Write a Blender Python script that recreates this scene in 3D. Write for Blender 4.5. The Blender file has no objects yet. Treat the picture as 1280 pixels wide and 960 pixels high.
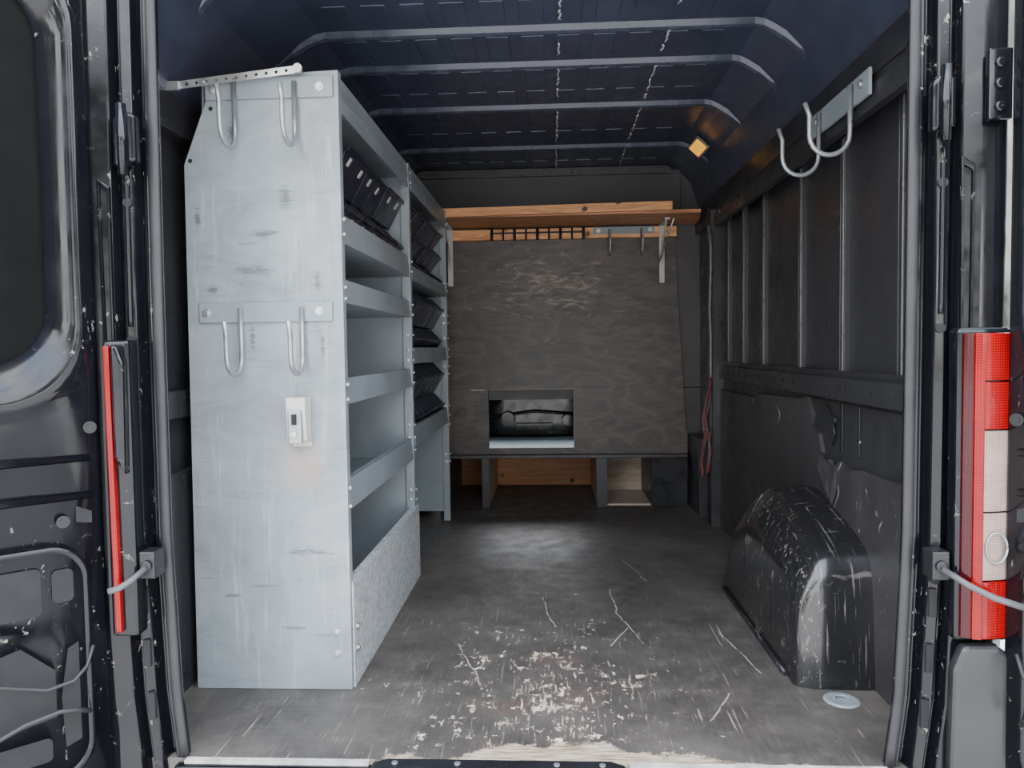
import bpy, bmesh, math, random
from mathutils import Vector, Matrix
random.seed(4)
C = bpy.context.scene.collection
S = bpy.types.NodeSocket

# ------------------------------------------------------------------ nodes
def N(nt, t, ins=None, **props):
    n = nt.nodes.new(t)
    for k, v in props.items(): setattr(n, k, v)
    for k, v in (ins or {}).items():
        if isinstance(v, S): nt.links.new(v, n.inputs[k])
        else: n.inputs[k].default_value = v
    return n
def ma(nt, op, a, b=0.0, clamp=False):
    n = N(nt, 'ShaderNodeMath', {0: a, 1: b}, operation=op); n.use_clamp = clamp
    return n.outputs[0]
def mr(nt, v, a, b, c=0.0, d=1.0):
    return N(nt, 'ShaderNodeMapRange', {0: v, 1: a, 2: b, 3: c, 4: d}).outputs[0]
def mix(nt, f, a, b):
    n = nt.nodes.new('ShaderNodeMix'); n.data_type = 'RGBA'
    for i, v in ((0, f), (6, a), (7, b)):
        if isinstance(v, S): nt.links.new(v, n.inputs[i])
        else: n.inputs[i].default_value = v if i == 0 else (v[0], v[1], v[2], 1)
    return n.outputs[2]
def noise(nt, vec, scale, detail=4, rough=.5, dist=0):
    return N(nt, 'ShaderNodeTexNoise', {'Vector': vec, 'Scale': scale, 'Detail': detail, 'Roughness': rough, 'Distortion': dist}).outputs[0]
def mapping(nt, vec, rot=(0, 0, 0), sc=(1, 1, 1), loc=(0, 0, 0)):
    return N(nt, 'ShaderNodeMapping', {'Vector': vec, 'Rotation': rot, 'Scale': sc, 'Location': loc}).outputs[0]
def base(name):
    m = bpy.data.materials.new(name); m.use_nodes = True
    nt = m.node_tree
    p = nt.nodes['Principled BSDF']
    oc = nt.nodes.new('ShaderNodeTexCoord').outputs['Object']
    return m, nt, p, oc
def setp(nt, p, **kw):
    for k, v in kw.items():
        k = {'col': 'Base Color', 'rough': 'Roughness', 'metal': 'Metallic', 'coat': 'Coat Weight', 'spec': 'Specular IOR Level', 'ec': 'Emission Color', 'es': 'Emission Strength', 'trans': 'Transmission Weight'}[k]
        if isinstance(v, S): nt.links.new(v, p.inputs[k])
        else:
            if isinstance(v, tuple) and len(v) == 3: v = (*v, 1)
            p.inputs[k].default_value = v
def bump(nt, p, h, st=.2, dist=.01):
    b = N(nt, 'ShaderNodeBump', {'Height': h, 'Strength': st, 'Distance': dist})
    nt.links.new(b.outputs[0], p.inputs['Normal'])
def simple(name, col, rough=.5, metal=0.0, var=.25, sc=8, coat=0.0, scuff=0.0, scuffcol=(.35, .33, .3), bmp=0.0, spec=.5):
    m, nt, p, oc = base(name)
    n1 = noise(nt, oc, sc, 5, .6)
    lo = tuple(c * (1 - var) for c in col); hi = tuple(min(1, c * (1 + var)) for c in col)
    c = mix(nt, mr(nt, n1, .3, .7), lo, hi)
    if scuff:
        w = noise(nt, mapping(nt, oc, (.5, .4, .7), (1, 5, 2)), 14, 8, .75, .6)
        s = mr(nt, w, .66 - scuff * .1, .70 - scuff * .1)
        s = ma(nt, 'MULTIPLY', s, mr(nt, noise(nt, oc, 3, 2), .45, .6))
        c = mix(nt, s, c, scuffcol)
    r = mr(nt, noise(nt, oc, sc * 2, 5), .3, .7, max(0, rough - .08), min(1, rough + .1))
    setp(nt, p, col=c, rough=r, metal=metal, coat=coat, spec=spec)
    if bmp: bump(nt, p, noise(nt, oc, 60, 4), bmp, .004)
    return m

black = simple('black_car_paint', (.0045, .005, .007), .13, coat=.03, scuff=.45, var=.2, spec=.33)
blackdull = simple('black_satin_paint', (.012, .012, .014), .32, scuff=.25, spec=.35)
inner = simple('black_interior_steel', (.023, .023, .026), .33, scuff=.10, sc=4, var=.15, spec=.42)
ribm = simple('rib_glint_and_seal_grey', (.085, .085, .09), .3, scuff=.1)  # paints the gloss highlight on rib edges; also colours the door seal
roofm = simple('roof_steel_blue_haze', (.038, .044, .070), .36, var=.2)  # blue in the base colour stands for light haze over the dark roof
bowm = simple('roof_bow_paint', (.046, .052, .074), .26, var=.2, spec=.4)
rubber = simple('rubber_seal', (.022, .022, .024), .5, spec=.35)
hard = simple('black_hardboard', (.032, .030, .032), .38, scuff=.45, sc=5)
greysteel = simple('grey_rack_steel', (.205, .23, .25), .36, var=.16, sc=4, scuff=.15, scuffcol=(.08, .08, .08))
plate_m = simple('grey_plate', (.19, .22, .24), .38, var=.1)
darkin = simple('dark_gap', (.006, .006, .007), .8)
zinc = simple('zinc_steel', (.50, .50, .49), .35, metal=.8, var=.15, sc=25)
hookm = simple('hook_steel', (.30, .31, .32), .35, metal=.6, var=.2, sc=25)
white = simple('white_enamel', (.46, .44, .41), .35, var=.15, scuff=.7, scuffcol=(.16, .13, .10))
binm = simple('black_bin_plastic', (.012, .014, .026), .36, var=.3, spec=.35)
paper = simple('label_paper', (.42, .42, .41), .7)
greypl = simple('grey_plastic', (.075, .075, .08), .5)
bumperm = simple('dark_bumper_plastic', (.016, .016, .018), .35)
aluw = simple('worn_sill_strip', (.45, .43, .4), .45, var=.35, sc=30)
teal = simple('teal_board', (.20, .30, .31), .5, var=.25)
blackpeg = simple('black_peg', (.01, .01, .01), .5)
concrete = simple('pale_concrete', (.44, .42, .40), .85, sc=3)
glassdark = simple('dark_glass', (.005, .005, .005), .5, spec=.03)

def strapmat():
    m, nt, p, oc = base('faded_red_webbing')
    w = N(nt, 'ShaderNodeTexWave', {'Vector': oc, 'Scale': 30.0}, bands_direction='Y').outputs['Fac']
    n1 = noise(nt, oc, 30, 4)
    c = mix(nt, mr(nt, w, .4, .6), (.16, .022, .022), (.085, .070, .070))
    c = mix(nt, mr(nt, n1, .4, .7, 0, .5), c, (.04, .025, .025))
    setp(nt, p, col=c, rough=.8)
    return m
redstrap = strapmat()

def endpanel():
    m, nt, p, oc = base('scuffed_grey_panel_paint')
    sx = N(nt, 'ShaderNodeSeparateXYZ', {0: oc}); X, Z = sx.outputs[0], sx.outputs[2]
    base_c = mix(nt, mr(nt, noise(nt, oc, 3.0, 5, .6), .3, .7), (.175, .202, .220), (.245, .275, .293))
    a = noise(nt, mapping(nt, oc, (0, .4, 0), (1, 1, 1.8)), 3.4, 8, .68, .8)
    c = mix(nt, mr(nt, a, .44, .70, 0, .8), base_c, (.130, .145, .155))
    e = noise(nt, mapping(nt, oc, (0, -.12, 0), (22, 1, 1.6), (4, 1, 2)), 2.2, 5, .7)
    c = mix(nt, mr(nt, e, .56, .68, 0, .35), c, (.40, .425, .435))
    f = noise(nt, mapping(nt, oc, (0, .9, 0), (1, 1, 3), (4, 1, 2)), 7, 9, .8, .6)
    c = mix(nt, mr(nt, f, .59, .69, 0, .6), c, (.10, .11, .115))
    for i, (rot, th) in enumerate(((.75, .665), (-.6, .665), (1.1, .66))):
        t = noise(nt, mapping(nt, oc, (0, rot, 0), (2, 1, 60), (i * 3, 0, i)), 1.4, 3, .5, .8)
        g = mr(nt, noise(nt, mapping(nt, oc, (0, 0, 0), (1, 1, 1), (i * 4, 3, 0)), 6, 2), .54, .62)
        c = mix(nt, ma(nt, 'MULTIPLY', mr(nt, t, th, th + .03, 0, .5), g), c, (.09, .10, .105))
    sm = noise(nt, mapping(nt, oc, (0, .15, 0), (.6, 1, 3.5)), 34, 8, .8, .4)
    for x, z, rx_, rz in ((-.79, 1.135, .09, .018), (-.905, 1.09, .03, .018), (-.875, .258, .045, .009), (-.70, 1.33, .025, .05), (-.76, 1.235, .06, .014), (-.62, 1.10, .015, .06), (-.66, .38, .09, .02), (-.80, .96, .012, .05), (-.61, .93, .012, .05), (-.84, 1.50, .02, .03), (-.94, 1.28, .012, .05), (-.72, .17, .05, .01)):
        dx = ma(nt, 'MULTIPLY', ma(nt, 'ADD', X, -x), 1 / rx_); dz = ma(nt, 'MULTIPLY', ma(nt, 'ADD', Z, -z), 1 / rz)
        d = ma(nt, 'SQRT', ma(nt, 'ADD', ma(nt, 'MULTIPLY', dx, dx), ma(nt, 'MULTIPLY', dz, dz)))
        s = mr(nt, ma(nt, 'ADD', sm, mr(nt, d, .0, 1.6, .18, -.26)), .50, .62, 0, .75)
        c = mix(nt, s, c, (.065, .07, .075))
    dx = ma(nt, 'MULTIPLY', ma(nt, 'ADD', X, .67), 12); dz = ma(nt, 'MULTIPLY', ma(nt, 'ADD', Z, -.61), 11)
    d = ma(nt, 'SQRT', ma(nt, 'ADD', ma(nt, 'MULTIPLY', dx, dx), ma(nt, 'MULTIPLY', dz, dz)))
    c = mix(nt, mr(nt, d, .2, 1, .55, 0), c, (.36, .25, .19))
    setp(nt, p, col=c, rough=mr(nt, a, .3, .7, .28, .46)); bump(nt, p, noise(nt, oc, 5, 2), .12, .02)
    return m
panelm = endpanel()

def galv():
    m, nt, p, oc = base('galvanised_steel')
    v = N(nt, 'ShaderNodeTexVoronoi', {'Vector': oc, 'Scale': 60.0}).outputs['Distance']
    n1 = noise(nt, oc, 35, 6, .7)
    c = mix(nt, mr(nt, ma(nt, 'ADD', n1, ma(nt, 'MULTIPLY', v, .5)), .4, .9), (.19, .21, .22), (.50, .52, .53))
    setp(nt, p, col=c, rough=.5, metal=.1)
    return m
galvm = galv()

def pine(name, lo, hi, rot=(0, 0, 0)):
    m, nt, p, oc = base(name)
    v = mapping(nt, oc, rot, (1.2, 14, 14))
    a = noise(nt, v, 3, 6, .6, 1.2)
    c = mix(nt, mr(nt, a, .35, .65), lo, hi)
    knots = mr(nt, noise(nt, oc, 9, 2), .70, .76)
    c = mix(nt, knots, c, (.08, .03, .012))
    setp(nt, p, col=c, rough=.5); bump(nt, p, a, .15, .003)
    return m
pinem = pine('varnished_pine', (.50, .20, .065), (.80, .42, .19))
pinedark = pine('shaded_pine_underside', (.26, .10, .045), (.60, .29, .14))  # darker pine copy, the plank's underside shade put into its colour
orange = pine('orange_plywood', (.48, .20, .085), (.70, .33, .15))
palewood = pine('dusty_wood', (.30, .23, .18), (.48, .39, .30))

def segmask(nt, X, Y, seg, width, wob):
    (x0, y0), (x1, y1) = seg
    L = math.hypot(x1 - x0, y1 - y0); ux, uy = (x1 - x0) / L, (y1 - y0) / L
    dx = ma(nt, 'ADD', X, -x0); dy = ma(nt, 'ADD', Y, -y0)
    al = ma(nt, 'ADD', ma(nt, 'MULTIPLY', dx, ux), ma(nt, 'MULTIPLY', dy, uy))
    ac = ma(nt, 'ABSOLUTE', ma(nt, 'ADD', ma(nt, 'ADD', ma(nt, 'MULTIPLY', dx, -uy), ma(nt, 'MULTIPLY', dy, ux)), wob))
    inr = ma(nt, 'MULTIPLY', ma(nt, 'GREATER_THAN', al, 0.0), ma(nt, 'LESS_THAN', al, L))
    return ma(nt, 'MULTIPLY', inr, mr(nt, ac, width, width * .4))

def floormat():
    m, nt, p, oc = base('worn_black_floor')
    sx = N(nt, 'ShaderNodeSeparateXYZ', {0: oc}); X, Y = sx.outputs[0], sx.outputs[1]
    n1 = noise(nt, oc, 5, 8, .65)
    c = mix(nt, mr(nt, n1, .3, .7), (.032, .028, .025), (.076, .067, .060))
    big = noise(nt, oc, 1.6, 4, .6, .5)
    c = mix(nt, mr(nt, big, .5, .72, 0, .6), c, (.135, .119, .104))
    dust = noise(nt, oc, 11, 9, .8)
    c = mix(nt, mr(nt, dust, .52, .72, 0, .4), c, (.19, .17, .15))
    grain = noise(nt, mapping(nt, oc, (0, 0, 0), (18, 2, 1)), 6, 6, .7)
    c = mix(nt, mr(nt, grain, .5, .8, 0, .4), c, (.16, .14, .12))
    for i, (ang, th, st, ln) in enumerate([(.15, .62, 50, 1.6), (-.5, .62, 56, 2.2), (.9, .62, 56, 2.2), (1.5, .63, 50, 2.0), (.4, .62, 70, 1.8)]):
        w = noise(nt, mapping(nt, oc, (0, 0, ang), (st, ln, 1), (i * 3.1, i, 0)), 2.0, 3, .55, .6)
        s = mr(nt, w, th + .06, th + .10, 0, .5)
        gate = mr(nt, noise(nt, mapping(nt, oc, (0, 0, 0), (1, 1, 1), (i * 5.0, 2, 0)), 2.6, 2), .44, .56)
        s = ma(nt, 'MULTIPLY', ma(nt, 'MULTIPLY', s, gate), mr(nt, Y, 3.6, 2.4, .08, 1))
        c = mix(nt, s, c, (.50, .44, .37))
    dx = ma(nt, 'MULTIPLY', ma(nt, 'ADD', X, .02), 1.2)
    dy = ma(nt, 'MULTIPLY', ma(nt, 'ADD', Y, -2.0), .85)
    d = ma(nt, 'SQRT', ma(nt, 'ADD', ma(nt, 'MULTIPLY', dx, dx), ma(nt, 'MULTIPLY', dy, dy)))
    red = mr(nt, ma(nt, 'ADD', noise(nt, oc, 7, 5, .6), mr(nt, d, .0, .6, .14, -.2)), .58, .72, 0, .45)
    c = mix(nt, red, c, (.12, .072, .058))
    mask = mr(nt, d, .0, .85, .098, -.090)
    pn = noise(nt, mapping(nt, oc, (0, 0, .2), (1.2, 1, 1)), 24, 9, .74, .25)
    clump = mr(nt, noise(nt, oc, 5.5, 4, .65), .32, .68, -.085, .085)
    patch = mr(nt, ma(nt, 'ADD', ma(nt, 'ADD', pn, mask), clump), .645, .66)
    pn2 = noise(nt, mapping(nt, oc, (0, 0, -.45), (5, .9, 1)), 12, 8, .72, .5)
    patch2 = mr(nt, ma(nt, 'ADD', ma(nt, 'ADD', pn2, mask), ma(nt, 'MULTIPLY', clump, .6)), .66, .68, 0, .8)
    pn3 = noise(nt, mapping(nt, oc, (0, 0, .6), (5, .9, 1), (3, 3, 0)), 12, 8, .72, .5)
    patch3 = mr(nt, ma(nt, 'ADD', ma(nt, 'ADD', pn3, mask), ma(nt, 'MULTIPLY', clump, .6)), .67, .69, 0, .75)
    pc = mix(nt, mr(nt, noise(nt, oc, 20, 3), .4, .65), (.72, .63, .50), (.34, .26, .19))
    c = mix(nt, patch3, c, pc); c = mix(nt, patch2, c, pc); c = mix(nt, patch, c, pc)
    ch = noise(nt, oc, 45, 5, .7)
    c = mix(nt, mr(nt, ch, .72, .735, 0, .8), c, (.6, .53, .44))
    wob = ma(nt, 'MULTIPLY', ma(nt, 'ADD', noise(nt, oc, 6, 5, .6), -.5), .04)
    brk = mr(nt, noise(nt, oc, 28, 3), .38, .5, .10, .65)
    for sg in (((.205, 2.90), (.215, 2.62)), ((.215, 2.62), (.27, 2.36)), ((.235, 2.50), (.17, 2.34)), ((-.05, 2.80), (.0, 2.50)), ((-.30, 2.35), (-.20, 2.05)), ((.52, 2.45), (.58, 2.15)), ((.30, 3.3), (.36, 3.0)), ((.46, 2.02), (.38, 1.86))):
        c = mix(nt, ma(nt, 'MULTIPLY', segmask(nt, X, Y, sg, .0022, wob), brk), c, (.62, .54, .44))
    e = ma(nt, 'ADD', Y, ma(nt, 'MULTIPLY', noise(nt, oc, 6, 7, .7), .26))
    ex = mr(nt, ma(nt, 'ABSOLUTE', ma(nt, 'ADD', X, -.05)), .05, .65, -.055, .055)
    edge = mr(nt, ma(nt, 'ADD', e, ex), 1.825, 1.812)
    c = mix(nt, edge, c, mix(nt, mr(nt, noise(nt, mapping(nt, oc, (0, 0, 0), (3, 30, 1)), 5, 5), .35, .65), (.18, .11, .065), (.55, .46, .36)))
    dots = N(nt, 'ShaderNodeTexVoronoi', {'Vector': oc, 'Scale': 90.0, 'Randomness': .15}).outputs['Distance']
    reg = ma(nt, 'MULTIPLY', mr(nt, X, -.18, -.24), mr(nt, Y, 2.0, 1.98))
    h = ma(nt, 'ADD', ma(nt, 'MULTIPLY', mr(nt, dots, .2, .4), ma(nt, 'MULTIPLY', reg, .3)), ma(nt, 'MULTIPLY', n1, .25))
    c = mix(nt, ma(nt, 'MULTIPLY', reg, mr(nt, dots, .15, .35, .22, 0)), c, (.13, .12, .105))
    r = mr(nt, noise(nt, oc, 12, 5), .3, .7, .42, .62)
    setp(nt, p, col=c, rough=r); bump(nt, p, h, .3, .004)
    return m
floorm = floormat()

def plymat():
    m, nt, p, oc = base('black_stained_plywood')
    sx = N(nt, 'ShaderNodeSeparateXYZ', {0: oc}); X, Z = sx.outputs[0], sx.outputs[2]
    warp = noise(nt, mapping(nt, oc, (0, 0, 0), (.8, 1, 1.6)), 1.9, 4, .5)
    fld = ma(nt, 'ADD', ma(nt, 'MULTIPLY', warp, 11.0), ma(nt, 'MULTIPLY', Z, 3.0))
    bands = ma(nt, 'SINE', ma(nt, 'MULTIPLY', fld, 5.0))
    a = noise(nt, mapping(nt, oc, (0, .05, 0), (1.2, 1, 5)), 2.6, 8, .68, 2.2)
    c = mix(nt, mr(nt, a, .3, .70), (.016, .013, .012), (.078, .060, .051))
    c = mix(nt, mr(nt, bands, .3, 1.0, 0, .30), c, (.13, .098, .080))
    b = noise(nt, mapping(nt, oc, (0, 0, 0), (4, 1, 60)), 4, 5, .7)
    c = mix(nt, mr(nt, b, .5, .75, 0, .35), c, (.15, .12, .10))
    kn = noise(nt, mapping(nt, oc, (0, -.15, 0), (1.5, 1, 5), (2, 0, 1)), 3.6, 8, .70, 2.0)
    dx = ma(nt, 'MULTIPLY', ma(nt, 'ADD', X, -.03), 1.2); dz = ma(nt, 'MULTIPLY', ma(nt, 'ADD', Z, -1.26), 2.0)
    d = ma(nt, 'SQRT', ma(nt, 'ADD', ma(nt, 'MULTIPLY', dx, dx), ma(nt, 'MULTIPLY', dz, dz)))
    s = mr(nt, ma(nt, 'ADD', kn, mr(nt, d, .05, .85, .09, -.10)), .56, .74, 0, .75)
    c = mix(nt, s, c, (.44, .32, .23))
    t = noise(nt, mapping(nt, oc, (0, .7, 0), (5, 1, 20)), 6, 6, .8, .4)
    c = mix(nt, mr(nt, t, .67, .70, 0, .6), c, (.5, .38, .27))
    setp(nt, p, col=c, rough=.42); bump(nt, p, a, .2, .003)
    return m
plym = plymat()
bulkm = simple('dark_bulkhead_board', (.042, .037, .038), .42, sc=3, scuff=.1)

def archmat():
    m, nt, p, oc = base('scuffed_black_wheel_arch')
    sx = N(nt, 'ShaderNodeSeparateXYZ', {0: oc}); X, Y, Z = sx.outputs
    w = noise(nt, mapping(nt, oc, (.6, .2, .4), (2, 2, 1)), 38, 9, .8, .3)
    sh = mr(nt, ma(nt, 'ABSOLUTE', ma(nt, 'ADD', X, -.675)), .0, .08, .085, -.03)
    edge = ma(nt, 'ADD', sh, mr(nt, Y, 2.05, 3.0, .02, .0))
    s = mr(nt, ma(nt, 'ADD', w, edge), .665, .70, 0, .6)
    w2 = noise(nt, mapping(nt, oc, (.9, .3, .2), (34, 2, 2)), 3, 4, .65)
    s2 = mr(nt, w2, .61, .68, 0, .35)
    w3 = noise(nt, mapping(nt, oc, (.1, .8, .6), (3, 30, 3)), 3, 4, .65)
    s3 = mr(nt, w3, .62, .69, 0, .3)
    c = mix(nt, s, (.012, .012, .013), (.38, .35, .31)); c = mix(nt, s2, c, (.3, .28, .26)); c = mix(nt, s3, c, (.28, .26, .24))
    setp(nt, p, col=c, rough=mr(nt, w, .3, .7, .16, .30), coat=.2)
    bump(nt, p, noise(nt, oc, 5, 2), .12, .03)
    return m
archm = archmat()

def lens(name, col, es=0.0, rough=.12, k=.45):
    m, nt, p, oc = base(name)
    w = N(nt, 'ShaderNodeTexWave', {'Vector': oc, 'Scale': 60.0}, bands_direction='Z').outputs['Fac']
    v = N(nt, 'ShaderNodeTexWave', {'Vector': oc, 'Scale': 60.0}, bands_direction='X').outputs['Fac']
    f = ma(nt, 'MULTIPLY', w, v)
    c = mix(nt, mr(nt, f, .0, .8), tuple(x * k for x in col), col)
    big = noise(nt, oc, 14, 3)
    c = mix(nt, mr(nt, big, .45, .7, 0, .6), c, tuple(x * .3 for x in col))
    setp(nt, p, col=c, rough=rough, coat=.1, ec=col, es=es, spec=.25)
    return m
redl = lens('red_lamp_lens', (.34, .001, .003), .03, k=.4)
darkred = lens('dark_red_lens', (.06, .002, .005), .0)
clearl = lens('clear_lamp_lens', (.40, .29, .25), .0, k=.6)
amber = lens('amber_lens', (1.0, .45, .04), .8)

# ------------------------------------------------------------------ mesh builder
class B:
    def __init__(s): s.bm = bmesh.new()
    def face(s, vs, m=0):
        try:
            f = s.bm.faces.new(vs); f.material_index = m; return f
        except ValueError: return None
    def box(s, x0, x1, y0, y1, z0, z1, m=0):
        return s.prism([(x0, z0), (x1, z0), (x1, z1), (x0, z1)], 'y', y0, y1, m)
    def prism(s, pts, ax, a0, a1, m=0):
        def mk(p, a):
            if ax == 'y': return (p[0], a, p[1])
            if ax == 'x': return (a, p[0], p[1])
            return (p[0], p[1], a)
        A = [s.bm.verts.new(mk(p, a0)) for p in pts]; D = [s.bm.verts.new(mk(p, a1)) for p in pts]
        n = len(pts); s.face(A, m); s.face(D[::-1], m)
        for i in range(n): s.face([A[i], A[(i + 1) % n], D[(i + 1) % n], D[i]], m)
        return s
    def hexa(s, P, m=0):
        v = [s.bm.verts.new(p) for p in P]
        for q in ((0, 1, 2, 3), (4, 5, 6, 7), (0, 1, 5, 4), (1, 2, 6, 5), (2, 3, 7, 6), (3, 0, 4, 7)): s.face([v[i] for i in q], m)
        return s
    def tube(s, path, r, n=8, m=0, flat=None):
        path = [Vector(p) for p in path]; rings = []
        up = None
        for i, p in enumerate(path):
            t = (path[min(i + 1, len(path) - 1)] - path[max(i - 1, 0)]).normalized()
            if up is None:
                up = Vector((0, 0, 1)) if abs(t.z) < .9 else Vector((1, 0, 0))
            u = (up - t * up.dot(t)).normalized(); w = t.cross(u); up = u
            a, b = (r, r) if flat is None else flat
            rings.append([s.bm.verts.new(p + u * (a * math.cos(6.2832 * k / n)) + w * (b * math.sin(6.2832 * k / n))) for k in range(n)])
        for q, w in zip(rings, rings[1:]):
            for k in range(n): s.face([q[k], q[(k + 1) % n], w[(k + 1) % n], w[k]], m).smooth = True
        s.face(rings[0], m); s.face(rings[-1][::-1], m)
        return s
    def cyl(s, p0, p1, r, n=16, m=0): return s.tube([p0, p1], r, n, m)
    def loft(s, rings, closed=False, cap=False, m=0, smooth=False):
        R = [[s.bm.verts.new(p) for p in r] for r in rings]
        for a, b in zip(R, R[1:]):
            k = len(a)
            for i in range(k if closed else k - 1):
                f = s.face([a[i], a[(i + 1) % k], b[(i + 1) % k], b[i]], m)
                if f: f.smooth = smooth
        if cap: s.face(R[0], m); s.face(R[-1][::-1], m)
        return s
    def make(s, name, mats, parent=None, bevel=0, seg=2, label=None, cat=None, kind=None, group=None, origin=True):
        bmesh.ops.recalc_face_normals(s.bm, faces=s.bm.faces)
        me = bpy.data.meshes.new(name)
        vs = [v.co for v in s.bm.verts]
        o = Vector((0, 0, 0))
        if origin and kind != 'structure':
            xs = [v.x for v in vs]; ys = [v.y for v in vs]; zs = [v.z for v in vs]
            o = Vector(((min(xs) + max(xs)) / 2, (min(ys) + max(ys)) / 2, min(zs)))
            bmesh.ops.translate(s.bm, verts=s.bm.verts, vec=-o)
        s.bm.to_mesh(me); s.bm.free()
        if not isinstance(mats, (list, tuple)): mats = [mats]
        for m in mats: me.materials.append(m)
        ob = bpy.data.objects.new(name, me); C.objects.link(ob); ob.location = o
        if bevel:
            b = ob.modifiers.new('bevel', 'BEVEL'); b.width = bevel; b.segments = seg; b.limit_method = 'ANGLE'; b.angle_limit = .7
        tag(ob, label, cat, kind, group)
        if parent: par(ob, parent)
        return ob
def tag(ob, label=None, cat=None, kind=None, group=None):
    if label: ob['label'] = label
    if cat: ob['category'] = cat
    if kind: ob['kind'] = kind
    if group: ob['group'] = group
def world_loc(o):
    v = Vector((0, 0, 0))
    while o is not None:
        v += o.location; o = o.parent
    return v
def par(ob, p):
    w = ob.location.copy(); ob.parent = p; ob.location = w - world_loc(p)
def empty(name, loc, label, cat, group=None):
    e = bpy.data.objects.new(name, None); C.objects.link(e); e.location = loc; e.empty_display_size = .1
    tag(e, label, cat, None, group); return e
def arc(cx, cz, r, a0, a1, n=8):
    return [(cx + r * math.cos(a0 + (a1 - a0) * i / n), cz + r * math.sin(a0 + (a1 - a0) * i / n)) for i in range(n + 1)]

# ------------------------------------------------------------------ shell
b = B(); b.box(-1.02, .87, 1.665, 5.35, -.03, 0)
floor = b.make('floor', floorm, kind='structure', label='worn black plywood van load floor with scratches')

b = B(); b.box(-30, 30, -30, 40, -.62, -.60)
b.make('ground', concrete, kind='structure', label='pale concrete ground outside the van')

b = B()
sec = [(-1.0, 1.60), (-.965, 1.72), (-.90, 1.84), (-.80, 1.92), (-.74, 1.95), (.67, 1.95), (.73, 1.92), (.80, 1.85), (.84, 1.72), (.86, 1.60)]
out = [(x * 1.03, z + .03) for x, z in sec]
b.loft([[(x, 1.66, z) for x, z in sec + out[::-1]], [(x, 4.50, z) for x, z in sec + out[::-1]]], closed=True, cap=True)
bows = [2.02, 2.52, 2.83, 3.32, 3.98]
for i in range(len(bows)):
    y0 = bows[i] + .06; y1 = (bows[i + 1] if i < len(bows) - 1 else 4.47) - .05
    x = -.68
    while x < .60:
        if y1 - y0 > .34:
            ym = (y0 + y1) / 2
            for q0, q1 in ((y0, ym - .04), (ym + .04, y1)):
                b.box(x, x + .075, q0, q1, 1.9455, 1.951)
        else: b.box(x, x + .075, y0, y1, 1.9455, 1.951)
        x += .118
ceiling = b.make('ceiling', roofm, kind='structure', bevel=.004, label='dark painted steel van roof with embossed panels')
for y in bows:
    b = B()
    pth = [(-.925, 1.80), (-.885, 1.845), (-.835, 1.882), (-.79, 1.908), (-.75, 1.924), (-.72, 1.930), (.65, 1.930), (.68, 1.924), (.71, 1.908), (.75, 1.882), (.795, 1.845), (.825, 1.79)]
    rings = []
    for x, z in pth:
        rings.append([(x, y - .022, z + .020), (x, y - .013, z + .003), (x, y - .004, z - .001), (x, y, z + .002), (x, y + .004, z - .001), (x, y + .013, z + .003), (x, y + .022, z + .020)])
    b.loft(rings, smooth=False)
    b.make('roof_bow', bowm, parent=ceiling, bevel=.002, label='pressed steel roof cross bow')
for bx in (.035, .39):
    b = B(); y = 2.0
    while y < 4.4:
        L = random.uniform(.05, .14)
        if not any(abs(y + L / 2 - q) < .07 for q in bows):
            pth = [(bx + random.uniform(-.004, .004), y + L * t / 6, 1.940) for t in range(7)]
            b.tube(pth, .0032, 6)
        y += L + random.uniform(.005, .04)
    b.make('sealant_bead', paper, parent=ceiling, kind='stuff', label='broken white sealant line')

# right wall
b = B()
b.box(.862, .885, 1.70, 4.5, -.02, .84)
b.box(.8585, .8615, 1.72, 2.70, .50, .745, 1)  # near-black sheet stands in for the shade behind the torn lining
b.box(.885, .905, 1.70, 4.0, .78, 1.60)
b.box(.84, .885, 1.72, 4.0, .755, .82)
b.box(.825, .905, 1.72, 4.5, 1.555, 1.60)
b.box(.815, .84, 1.72, 4.05, 1.515, 1.575)
b.prism([(.82, 1.60), (.86, 1.60), (.9, 1.64), (.84, 1.70)], 'y', 1.70, 4.5)
for y in (1.97, 2.36, 2.75, 3.22, 3.55, 3.85):
    b.box(.870, .89, y - .018, y + .018, .82, 1.56)
    b.tube([(.868, y - .013, .82), (.868, y - .013, 1.53)], .0035, 8, 2)
    b.tube([(.869, y + .013, .82), (.869, y + .013, 1.53)], .003, 8, 0)
y = 1.85
while y < 3.95:
    b.cyl((.839, y, .79), (.842, y, .79), .010, 12, 1)
    b.cyl((.813, y + .05, 1.545), (.816, y + .05, 1.545), .006, 8, 1); y += .11
b.box(.80, .88, 3.92, 4.02, 0, 1.60); b.box(.825, .88, 4.02, 4.14, 0, 1.58)
b.box(.85, .90, 4.14, 4.5, 0, 1.62)
b.box(.78, .862, 4.14, 4.5, 0, .42)
wall_right = b.make('wall_right', [inner, darkin, ribm], kind='structure', bevel=.003, label='black painted steel van side with ribbed window blanks and beam')
b = B()
b.prism([(1.72, 0), (3.93, 0), (3.93, .70), (3.3, .70), (3.28, .66), (3.25, .72), (2.68, .735), (2.60, .748), (2.55, .69), (2.57, .655), (2.49, .635), (2.46, .58), (2.47, .55), (2.40, .565), (2.37, .53), (2.31, .575), (2.25, .555), (2.15, .57), (1.72, .575)], 'x', .846, .858)
b.make('lining_panel', hard, parent=wall_right, label='torn black hardboard lining')
b = B(); b.loft([[(.845, 2.45, .57), (.838, 2.45, .555), (.832, 2.44, .53)], [(.845, 2.38, .555), (.836, 2.37, .52), (.830, 2.375, .48)], [(.845, 2.32, .56), (.838, 2.33, .51), (.836, 2.35, .45)], [(.845, 2.31, .52), (.843, 2.32, .48), (.840, 2.34, .44)]])
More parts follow.
